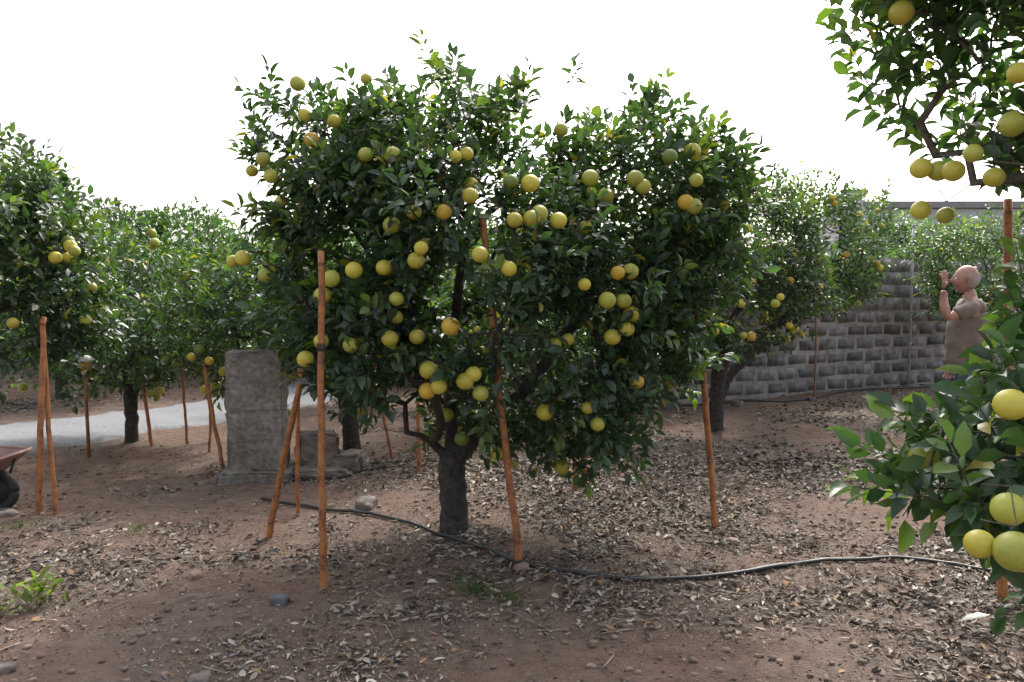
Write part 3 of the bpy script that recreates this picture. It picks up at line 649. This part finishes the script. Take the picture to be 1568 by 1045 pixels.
M_shirt=simple('shirt_cloth',(.15,.115,.095),(.215,.165,.135),14,.85,.6,.015); M_jean=simple('denim',(.03,.045,.085),(.06,.08,.135),20,.9,.4,.008)
M_shoe=simple('shoe_leather',(.012,.011,.011),(.03,.027,.025),40,.55,.2,.002); M_hair=simple('grey_hair',(.22,.20,.19),(.38,.36,.34),200,.8,.6,.003)
M_eye=simple('eye',(.6,.6,.6),(.7,.7,.7),5,.2,0,.001)
mx,my=3.88,6.75; mg=Hs(mx,my)
man=empty('man',(mx,my,mg)); man.rotation_euler=(0,0,R(-28))
body=[(0,0,.95,.07,.09,-1),(0,0,1.10,.07,.09,0),(.005,0,1.28,.08,.10,1),(.01,0,1.41,.070,.095,2),(.0,0,1.49,.053,.053,3),(-.02,0,1.57,.05,.05,4),
 (0,-.175,1.415,.045,.045,3),(-.08,-.225,1.36,.044,.044,6),(-.165,-.245,1.32,.043,.043,7),(-.197,-.237,1.42,.039,.039,8),(-.205,-.225,1.55,.026,.026,9),
 (0,.175,1.415,.045,.045,3),(.04,.23,1.27,.042,.042,11),(.05,.245,1.12,.038,.038,12),(-.03,.25,1.0,.034,.034,13),(-.10,.24,.90,.024,.024,14),
 (0,-.09,.85,.06,.06,0),(-.03,-.10,.50,.05,.05,16),(-.01,-.105,.28,.045,.045,17),(.01,-.11,.09,.036,.036,18),(-.08,-.115,.045,.035,.035,19),
 (.02,.09,.85,.06,.06,0),(.05,.10,.50,.05,.05,21),(.09,.105,.28,.045,.045,22),(.12,.11,.09,.036,.036,23),(.03,.12,.045,.035,.035,24)]
skin('body',body,M_skin,man)
shirt=[(-.01,0,.86,.145,.172,-1),(-.02,0,.98,.150,.172,0),(-.025,0,1.12,.152,.172,1),(-.005,0,1.28,.140,.176,2),(.01,0,1.385,.118,.150,3),(.005,0,1.44,.090,.105,4),(0,0,1.492,.062,.066,5),
 (0,-.175,1.405,.068,.068,5),(-.065,-.217,1.365,.066,.066,7),(-.115,-.234,1.340,.063,.063,8),(0,.175,1.405,.068,.068,5),(.03,.215,1.30,.066,.066,10),(.045,.235,1.20,.063,.063,11)]
folds(skin('shirt',shirt,M_shirt,man,3),.03,.09)
jeans=[(0,0,1.00,.125,.145,-1),(0,0,.92,.135,.155,0),(0,-.09,.80,.098,.096,1),(-.03,-.10,.50,.076,.074,2),(-.01,-.105,.28,.068,.066,3),(.01,-.11,.10,.064,.062,4),
 (.02,.09,.80,.098,.096,1),(.05,.10,.50,.076,.074,6),(.09,.105,.28,.068,.066,7),(.12,.11,.10,.064,.062,8)]
folds(skin('jeans',jeans,M_jean,man,3),.018,.08)
for nm,(sx,sy) in {'shoe_l':(.01,-.11),'shoe_r':(.12,.11)}.items():
    T_,Fc=ICO3; V=T_*np.array([.145,.052,.06]); V[:,2]=np.where(V[:,2]<-.03,-.03,V[:,2]); V[:,2]*=np.where(V[:,0]<0,.75+.25*(1+V[:,0]/.145),1.25)
    V+=np.array([sx-.065,sy,.045]); mesh_np(nm,V,[Fc],M_shoe,parent=man)
def hand(name,wrist,d,pn,side,ln=.085,curl=.35):
    d=nrm(np.array(d,float)); pn=nrm(np.array(pn,float)-d*np.dot(pn,d)); sd_=np.cross(d,pn)*side; w_=np.array(wrist,float)
    skin(name+'_palm',[(*w_,.024,.020,-1),(*(w_+d*.045),.034,.016,0),(*(w_+d*.085),.036,.014,1)],M_skin,man)
    for k_,(o_,l_) in enumerate([(.028,.072),(.009,.082),(-.010,.076),(-.028,.058)]):
        b=w_+d*.075+sd_*o_; cu=curl*(1+.25*k_); p1=b+d*l_*.45+sd_*o_*.35; p2=p1+(d*math.cos(cu)+pn*math.sin(cu))*l_*.32; p3=p2+(d*math.cos(cu*2)+pn*math.sin(cu*2))*l_*.28
        skin(name+'_finger',[(*b,.0095,.0095,-1),(*p1,.009,.009,0),(*p2,.008,.008,1),(*p3,.0065,.0065,2)],M_skin,man)
    b=w_+d*.03+sd_*.022; p1=b+(sd_*.75+d*.65)*.035; p2=p1+(sd_*.4+d*.9+pn*.2)*.03; skin(name+'_thumb',[(*b,.013,.013,-1),(*p1,.0105,.0105,0),(*p2,.008,.008,1)],M_skin,man)
hand('hand_l',(-.205,-.225,1.56),(.04,.0,1),(-.5,.3,0),-1)
hand('hand_r',(-.10,.24,.895),(-.3,-.02,-1),(-.3,-.9,0),1,curl=.5)
# head, facing -X
T_,Fc=ICO4; V=T_.copy(); xf=-V[:,0]; yy=V[:,1]; zz=V[:,2]
V2=np.stack([-xf*.098,yy*.076,zz*.118],1)
low=sst(-zz,.1,.95); V2[:,1]*=1-.30*low; V2[:,0]+=np.where(xf<0,.035*low*(-xf),0)*-1; V2[:,0]-=.006*low*(xf>0)
g2=lambda cy,cz,s1,s2:np.exp(-((yy*.076-cy)/s1)**2-((zz*.118-cz)/s2)**2)*(xf>0)
V2[:,0]-=.024*g2(0,-.022,.011,.016)+.014*g2(0,-.004,.008,.02)+.006*g2(0,.018,.045,.009)+.009*g2(0,-.090,.02,.016)+.006*g2(0,-.056,.02,.006)+.005*g2(0,-.068,.018,.006)
V2[:,0]+=.009*g2(.03,.002,.013,.011)+.009*g2(-.03,.002,.013,.011)+.004*g2(0,-.0615,.022,.0025)
hc=np.array([-.035,0,1.640]); Rm=np.array(Matrix.Rotation(R(8),3,'Z')@Matrix.Rotation(R(4),3,'Y'))
def hp(v): return v@Rm.T+hc
mesh_np('head',hp(V2),[Fc],M_skin,parent=man)
for s_ in (-1,1):
    T2,F2=ICO3; e_=T2*np.array([.012,.012,.012])+np.array([-.083,s_*.030,.002]); mesh_np('eye',hp(e_),[F2],M_eye,parent=man)
    e_=T2*np.array([.005,.005,.005])+np.array([-.0925,s_*.030,.002]); mesh_np('pupil',hp(e_),[F2],M_shoe,parent=man)
    ea=T2*np.array([.019,.009,.032]); ea[:,1]+=s_*.006*(T2[:,0]**2*2+T2[:,2]**2); ea=ea+np.array([.010,s_*.077,-.006]); mesh_np('ear',hp(ea),[F2],M_skin,parent=man)
hm=(V2[:,2]<.040)&(V2[:,2]>-.062)&(V2[:,0]>-.012+.25*np.maximum(0,-V2[:,2]-.01))
fm=hm[Fc].all(1); Vh=V2*np.array([1.035,1.04,1.02]); mesh_np('hair',hp(Vh),[Fc[fm]],M_hair,parent=man)
